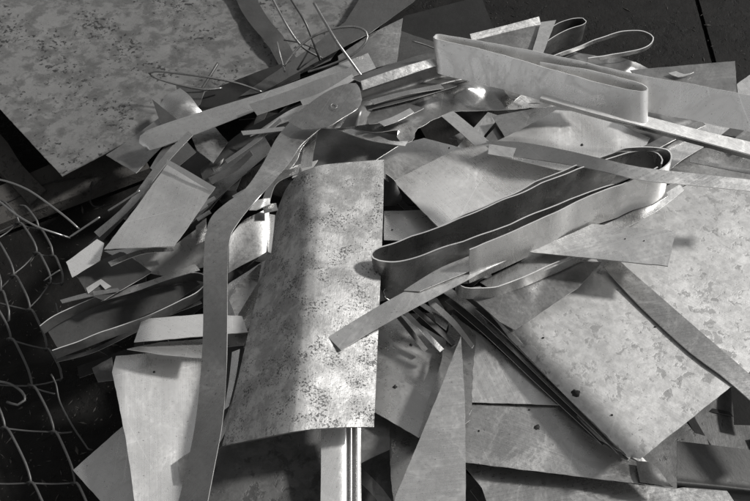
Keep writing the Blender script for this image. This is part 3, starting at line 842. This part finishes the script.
# ================================================================== UPPER RIGHT
band('metal_band', [(540, 62), (590, 70), (625, 79), (642, 84), (647, 88.5), (642, 91), (628, 89), (600, 83), (560, 71), (500, 54), (460, 44), (440, 39.5), (434.5, 37), (437, 34.5),
                    (455, 37), (520, 48), (580, 61), (640, 75), (700, 86), (760, 97), (800, 104)], .56, .078, lean=(.15, -.6), mat='bright', t=.003,
     label='upper looped band folded back on itself and running to the right edge', group=G_BAND)
wl = strap('metal_strap', [(546, 90, 540, 98, .50), (600, 105, 596, 114, .50), (650, 117, 647, 127, .49), (700, 130, 697, 140, .48), (760, 144, 757, 156, .47), (800, 153, 797, 165, .46)], mat='bright', t=.003,
           label='narrow white strip with a turned-down edge crossing below the upper looped band', group=G_STRAP, step=.03)
strap('turned_edge', [(540, 98.4, 540, 101, .498, .485), (596, 114.4, 597, 117.5, .498, .482), (647, 127.4, 648, 131, .488, .472), (697, 140.4, 698, 144.5, .478, .462), (757, 156.4, 758, 161, .468, .452), (797, 165.4, 798, 170, .458, .44)], mat='mid', parent=wl, step=.03)
bx = sheet('metal_sheet', [(472, 40), (541, 24), (534, 56), (500, 52), (474, 46)], .37, -.05, .05, 'dull', 'edge', label='dull sheet with a folded pale lip behind the upper looped band', group=G_SHEET)
strap('folded_lip', [(470, 34, 472, 41, .385, .375), (505, 25.5, 507, 32, .385, .375), (539, 16.5, 541, 24.5, .385, .372)], mat='mid', parent=bx, t=.003)
sheet('metal_sheet', [(541, 22), (556, 20), (542, 56), (531, 56)], .385, .0, .0, 'light', label='short pale strip leaning between the folded sheet and the dark bend', group=G_SHEET)
band('metal_band', [(548, 30), (560, 23), (574, 18.5), (583, 18), (586, 21), (583, 24), (572, 28), (558, 34), (545, 42)], .33, .07, mat='dull', label='dark bent band standing against the dark floor at the top', group=G_BAND)
band('metal_band', [(548, 58), (575, 48), (600, 38), (622, 31.5), (640, 31), (651, 35), (653, 40), (647, 46), (632, 50.5), (610, 54), (588, 58)], .31, .014, mat='light', t=.003, label='slim hairpin band curling over the dark floor at the upper right', group=G_BAND)
sheet('metal_sheet', [(560, 60), (575, 52), (598, 56), (612, 54), (640, 64), (655, 72), (600, 74)], .26, 0, 0, 'dull', 'edge', warp=.003, mods=[('vor', (600, 60), 13, .025)], step=.006, label='rumpled grey scrap under the slim hairpin band', group=G_SHEET)
sheet('metal_sheet', [(630, 70), (700, 64), (735, 61), (737, 94), (700, 92), (640, 82)], .36, 0, -.1, 'dull', 'edge', label='dull triangular sheet showing above the right half of the upper looped band', group=G_SHEET)
strap('metal_strap', [(668, 73, 676, 71, .372), (678, 77, 684, 74, .372), (690, 74, 694, 72, .372)], mat='light', warp=.004, label='tiny bright curl on the dull triangular sheet', group=G_STRAP)
sheet('metal_sheet', [(737, 84), (765, 64), (790, 100), (738, 96)], .34, .05, 0, 'light', label='pale sheet corner at the right edge above the upper looped band', group=G_SHEET)
strap('metal_strap', [(722, 110, 742, 118, .40), (692, 130, 714, 140, .40), (660, 152, 682, 160, .40), (640, 170, 660, 178, .40)], mat='light', label='pale strap passing under the narrow white strip near the right', group=G_STRAP)
sheet('metal_sheet', [(640, 100), (690, 112), (700, 122), (680, 132), (640, 122), (628, 112)], .40, 0, 0, 'dull', 'edgedark', warp=.003, mods=[('vor', (660, 120), 12, .025)], step=.006, label='rumpled dark sheet right of the tight fold of the looped band', group=G_SHEET)
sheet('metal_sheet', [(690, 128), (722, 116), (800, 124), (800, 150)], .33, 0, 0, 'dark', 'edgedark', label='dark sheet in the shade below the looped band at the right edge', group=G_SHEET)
sheet('metal_sheet', [(668, 160), (690, 146), (740, 152), (800, 165), (800, 188), (668, 182)], .35, 0, 0, 'dull', 'edgedark', label='dull sheet under the right end of the narrow white strip', group=G_SHEET)
strap('metal_strap', [(735, 138, 745, 146, .38), (760, 118, 775, 128, .38)], mat='dull', label='short dull strap at the right edge between the long bands', group=G_STRAP)

# ================================================================== LOOPED BANDS, centre right
band('metal_band', [(662, 164), (663, 160), (658, 153), (645, 150), (625, 153), (600, 161), (560, 175), (500, 201), (450, 222, -.012), (400, 240, -.03), (379, 247, -.034), (371, 255, -.036), (378, 261.5, -.036), (400, 262, -.032),
                    (440, 250, -.014), (500, 228), (560, 204), (610, 186), (645, 174), (658, 167)], .575, .112, lean=(.1, -.06), mat='band', t=.003, label='long looped band with its rounded left bend above the pale slanting strap', group=G_BAND)
band('metal_band', [(470, 250), (530, 224), (600, 193), (645, 176), (665, 167), (672, 159), (668, 150), (650, 146.5), (625, 148), (606, 155, -.012), (556, 172.5, -.021), (500, 198.5, -.026), (455, 218.5, -.044), (440, 225, -.055)], .585, .098, lean=(.05, -.2), mat='bandlight', t=.003,
     label='outer looped band with a square-cut left end, nearest the camera side', group=G_BAND)
strap('metal_strap', [(486, 141, 494, 153, .50), (520, 142, 520, 157, .52), (560, 149, 560, 163, .55), (600, 158, 602, 171, .59), (640, 167, 642, 180, .595), (700, 174, 700, 186, .58), (780, 183, 780, 194, .56)], mat='mid', t=.0028,
      label='grey strap crossing over the right ends of the looped bands', group=G_STRAP, step=.02)
sheet('metal_sheet', [(489, 144), (516, 148), (512, 158), (488, 154)], .535, 0, 0, 'light', label='short pale offcut at the left end of the crossing grey strap', group=G_SHEET)
# pale slanting strap
strap('metal_strap', [(328, 337, 341, 350, .512), (360, 317, 372, 331, .514), (400, 294, 412, 309, .52), (440, 275, 452, 288, .515), (480, 258, 490, 268, .51), (520, 243, 530, 250, .5)], mat='light', t=.0028,
      label='pale slanting strap laid over the right edge of the pitted plate', group=G_STRAP, warp=.002)
strap('metal_strap', [(404, 290, 420, 291, .525), (440, 268, 452, 278, .522), (480, 252, 492, 262, .515)], mat='bandlight', label='second pale strap under the left bend of the looped band', group=G_STRAP)
# curled hook
band('metal_band', [(484, 262), (470, 263), (460, 269), (456, 277), (459, 285), (470, 289), (495, 287), (530, 274), (575, 254), (620, 232)], .485, .045, mat='bandlight', label='curled hook-shaped band under the square-cut band end', group=G_BAND)
strap('metal_strap', [(480, 282, 492, 290, .45), (520, 262, 532, 276, .47), (566, 243, 576, 256, .48), (610, 222, 618, 232, .485), (650, 202, 658, 210, .485), (680, 184, 684, 190, .47)], mat='light', warp=.004,
      label='pale twisted strap running under the small rectangular sheet', group=G_STRAP)
sheet('metal_sheet', [(592, 224), (676, 231), (668, 266), (600, 259), (530, 252)], .505, .03, .0, 'light', 'edgedark', t=.003, warp=.004, label='small rectangular grey sheet with scratches lying over the stained plate', group=G_SHEET,
      spots=[(625, 239, .9), (644, 241, .9)])
strap('metal_strap', [(592, 222, 606, 226, .48), (630, 204, 640, 212, .485), (662, 188, 668, 196, .48), (684, 178, 686, 184, .45)], mat='dull', label='dull twisted strap going up from the small rectangular sheet', group=G_STRAP)

# tangle below pale slanting strap
sheet('metal_sheet', [(427, 299), (437, 298), (450, 318), (446, 330), (436, 322)], .42, .1, .1, 'mid', label='small square grey scrap in the tangle below the slanting strap', group=G_SHEET)
for k, (a, b, c_, d_, z, m_) in enumerate([(398, 308, 440, 352, .40, 'mid'), (404, 302, 452, 345, .38, 'dark'), (412, 300, 456, 330, .36, 'mid'), (392, 312, 424, 352, .37, 'dark')]):
    strap('thin_strip', [(a, b, a + 4, b - 2, z), ((a + c_) / 2, (b + d_) / 2, (a + c_) / 2 + 4, (b + d_) / 2 - 3, z - .01), (c_, d_, c_ + 4, d_ - 3, z - .03)], mat=m_, edge='edge',
          label=['grey thin strip, lowest in the tangle below the slanting strap', 'long dark thin strip in the tangle below the slanting strap', 'grey thin strip, uppermost in the tangle below the slanting strap', 'short dark thin strip beside the pitted plate below the slanting strap'][k],
          cat='thin strip', group='thin strips tangled below the slanting strap')
wire('wire', [(392, 302, .42), (385, 298, .42), (383, 291, .43), (387, 286, .44), (396, 286, .44)], .0022, 'wire', 'small curl of wire beside the pitted plate under the left bend', 'wire', G_WIRE)

# ================================================================== CHAIN-LINK FENCE, lower left
def fence():
    A = [(-24, 205), (-5, 240), (13, 275), (29, 309), (46, 348), (61, 378)]
    Bn = [(-30, 255), (-12, 298), (10, 338), (31, 385), (53, 431), (74, 482), (96, 535)]
    Cn = [(-38, 335), (-18, 382), (4, 427), (30, 482), (54, 540)]
    D = [(-38, 430), (-14, 482), (12, 540)]
    E = [(0, 200), (18, 222), (36, 252), (50, 282)]
    verts, faces = [], []

    def add(pts, r=.0032):
        v, f = tube_geo([P(*p) for p in pts], r, 7, .012)
        k = len(verts)
        verts.extend(v); faces.extend([tuple(i + k for i in q) for q in f])
    E2 = [(22, 205), (38, 228), (52, 255), (62, 282)]
    E3 = [(-20, 178 + 60), (-8, 262), (0, 290), (8, 320)]
    for ch in (A, Bn, Cn, D, E, E2, E3):
        for i in range(len(ch) - 1):
            (x0, y0), (x1, y1) = ch[i], ch[i + 1]
            z = .16
            add([(x0 - 3, y0 + 1, z - .012), (x0 + 3, y0 + 1, z + .002), (x0 + (x1 - x0) * .35 + 3, y0 + (y1 - y0) * .3, z + .008), (x0 + (x1 - x0) * .75 + 3, y0 + (y1 - y0) * .7, z + .004), (x1 + 1, y1, z - .004), (x1 - 1, y1 + 3, z - .012)])
    for a, b in ((E[1], A[1]), (E[2], A[2]), (E[3], A[3]), (A[2], Bn[1]), (A[3], Bn[1]), (A[4], Bn[2]), ((55, 393), Bn[3]), (Bn[3], Cn[1]), (Bn[4], Cn[2]), (Bn[5], Cn[3]), (Cn[3], D[1]), ((72, 431), Bn[4]), (E2[1], E[1]), (E2[2], E[2]), (E2[3], E[3]), (E[1], E3[0]), (A[5], Bn[3])):
        add([(a[0], a[1] + 1, .146), ((a[0] + b[0]) / 2, (a[1] + b[1]) / 2 + 2, .14), (b[0] - 2, b[1] + 1, .15)], .0022)
    add([(-6, 381, .17), (10, 384, .18), (22, 392, .19), (25, 400, .19), (18, 405, .185), (7, 402, .18)], .0034)
    link('chain_link_fence', verts, faces, ['wiredark'], [0] * len(faces), [True] * len(faces), 'crumpled dark chain-link fence mesh lying at the lower left', 'fence')
fence()
wire('wire', [(51, 374, .2), (56, 384, .19), (60, 402, .18), (72, 425, .17), (84, 443, .16), (88, 449, .155), (93, 450, .15)], .0022, 'wiredark', 'thin loose wire hanging down right of the chain-link mesh', 'wire', G_WIRE)
wire('wire', [(-15, 178, .34), (5, 181, .35), (28, 190, .36), (50, 205, .36), (68, 219, .355), (79, 229, .34)], .0028, 'wire', 'upper of two long curved wires entering from the left edge', 'wire', G_WIRE)
wire('wire', [(-15, 192, .34), (0, 202, .35), (18, 216, .35), (38, 227, .34), (58, 234, .32), (70, 238, .3)], .0028, 'wire', 'lower of two long curved wires entering from the left edge', 'wire', G_WIRE)
wire('wire', [(44, 281, .25), (52, 275, .26), (60, 270, .27)], .002, 'wire', 'short bright wire at the tip of the heap above the hairpin band', 'wire', G_WIRE)
wire('wire', [(56, 303, .25), (60, 315, .25), (74, 318, .25), (88, 322, .245)], .002, 'wiredark', 'thin wire lying at the left end of the hairpin band', 'wire', G_WIRE)

# ================================================================== deep scrap under everything (uncountable), coloured black and dark for shade in the gaps
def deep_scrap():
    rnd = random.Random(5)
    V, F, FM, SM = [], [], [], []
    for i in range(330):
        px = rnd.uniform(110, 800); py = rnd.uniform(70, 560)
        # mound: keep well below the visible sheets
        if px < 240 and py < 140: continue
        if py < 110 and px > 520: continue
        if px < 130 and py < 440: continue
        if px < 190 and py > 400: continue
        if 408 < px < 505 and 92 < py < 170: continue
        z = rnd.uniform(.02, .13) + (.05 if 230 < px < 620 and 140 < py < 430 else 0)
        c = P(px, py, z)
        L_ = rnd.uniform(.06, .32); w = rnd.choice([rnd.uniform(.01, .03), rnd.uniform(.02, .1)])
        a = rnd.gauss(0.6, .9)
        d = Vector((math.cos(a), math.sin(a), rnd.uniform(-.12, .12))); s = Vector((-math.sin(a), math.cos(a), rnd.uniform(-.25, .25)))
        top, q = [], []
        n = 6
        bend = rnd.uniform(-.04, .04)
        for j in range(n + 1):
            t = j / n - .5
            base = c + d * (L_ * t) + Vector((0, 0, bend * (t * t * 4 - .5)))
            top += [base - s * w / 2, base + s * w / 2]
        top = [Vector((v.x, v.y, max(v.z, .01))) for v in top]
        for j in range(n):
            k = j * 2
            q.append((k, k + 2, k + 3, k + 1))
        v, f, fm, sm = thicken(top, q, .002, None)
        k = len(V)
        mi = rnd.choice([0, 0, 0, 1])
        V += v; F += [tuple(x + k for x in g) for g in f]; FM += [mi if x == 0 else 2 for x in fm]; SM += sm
    link('scrap_offcuts', V, F, ['black', 'dark', 'edgedark'], FM, SM, 'tangled offcuts coloured dark for the shade deep in the gaps of the scrap heap', 'scrap metal', None, 'stuff')
deep_scrap()

def grit(name, label, n, region, zf, seed, smin, smax, mats):
    rnd = random.Random(seed)
    V, F, FM = [], [], []
    for i in range(n):
        px, py = region(rnd)
        z = zf
        c = P(px, py, z)
        r = rnd.uniform(smin, smax) * (1 if rnd.random() < .9 else 2.2)
        el_ = rnd.uniform(.3, 1) if rnd.random() < .7 else rnd.uniform(2, 6)
        a = rnd.uniform(0, 6.28)
        d = Vector((math.cos(a), math.sin(a), 0)) * r * max(el_, 1); s = Vector((-math.sin(a), math.cos(a), 0)) * r * min(el_, 1)
        k = len(V)
        h = Vector((0, 0, r * .7))
        V += [c - d, c + s * rnd.uniform(.6, 1.2), c + d * rnd.uniform(.7, 1.1), c - s * rnd.uniform(.6, 1.2), c + h + s * .2]
        F += [(k, k + 3, k + 4), (k + 3, k + 2, k + 4), (k + 2, k + 1, k + 4), (k + 1, k, k + 4)]
        m_ = rnd.choice([0, 0, 0, 1, 2])
        FM += [m_] * 4
    link(name, V, F, mats, FM, [False] * len(F), label, 'debris', None, 'stuff')
grit('grit', 'fine grit and metal filings scattered over the dark floor', 1500, lambda r: (r.uniform(420, 800), r.uniform(-60, 110)), .0235, 3, .0007, .0019, ['beam', 'beam', 'floor'])
grit('grit', 'grit and small filings on the ground under the chain-link mesh', 1100, lambda r: (r.uniform(-30, 140), r.uniform(200, 520)), .0005, 4, .0008, .0024, ['beam', 'beam', 'floor'])

# ================================================================== LIGHT
SUN = Vector((0.78, 0.20, 0.74)).normalized()
el = math.asin(SUN.z); az = math.atan2(SUN.x, SUN.y)
ld = bpy.data.lights.new('sun', 'SUN')
ld.energy = 2.3; ld.angle = math.radians(5.5); ld.color = (1.0, 0.985, 0.96)
lo = bpy.data.objects.new('sun', ld); COL.objects.link(lo)
lo.rotation_euler = (-SUN).to_track_quat('-Z', 'Y').to_euler()
lo.location = SUN * 6
w = bpy.data.worlds.new('World'); S.world = w; w.use_nodes = True
N = w.node_tree.nodes; L = w.node_tree.links
bg = N['Background']
sky = N.new('ShaderNodeTexSky'); sky.sky_type = 'NISHITA'; sky.sun_disc = False
sky.sun_elevation = el; sky.sun_rotation = az
bw = N.new('ShaderNodeRGBToBW')
L.new(sky.outputs[0], bw.inputs[0]); L.new(bw.outputs[0], bg.inputs['Color'])
bg.inputs['Strength'].default_value = 0.072
S.view_settings.view_transform = 'Standard'
S.view_settings.look = 'None'
S.view_settings.exposure = 0.9
S.view_settings.gamma = 1.0
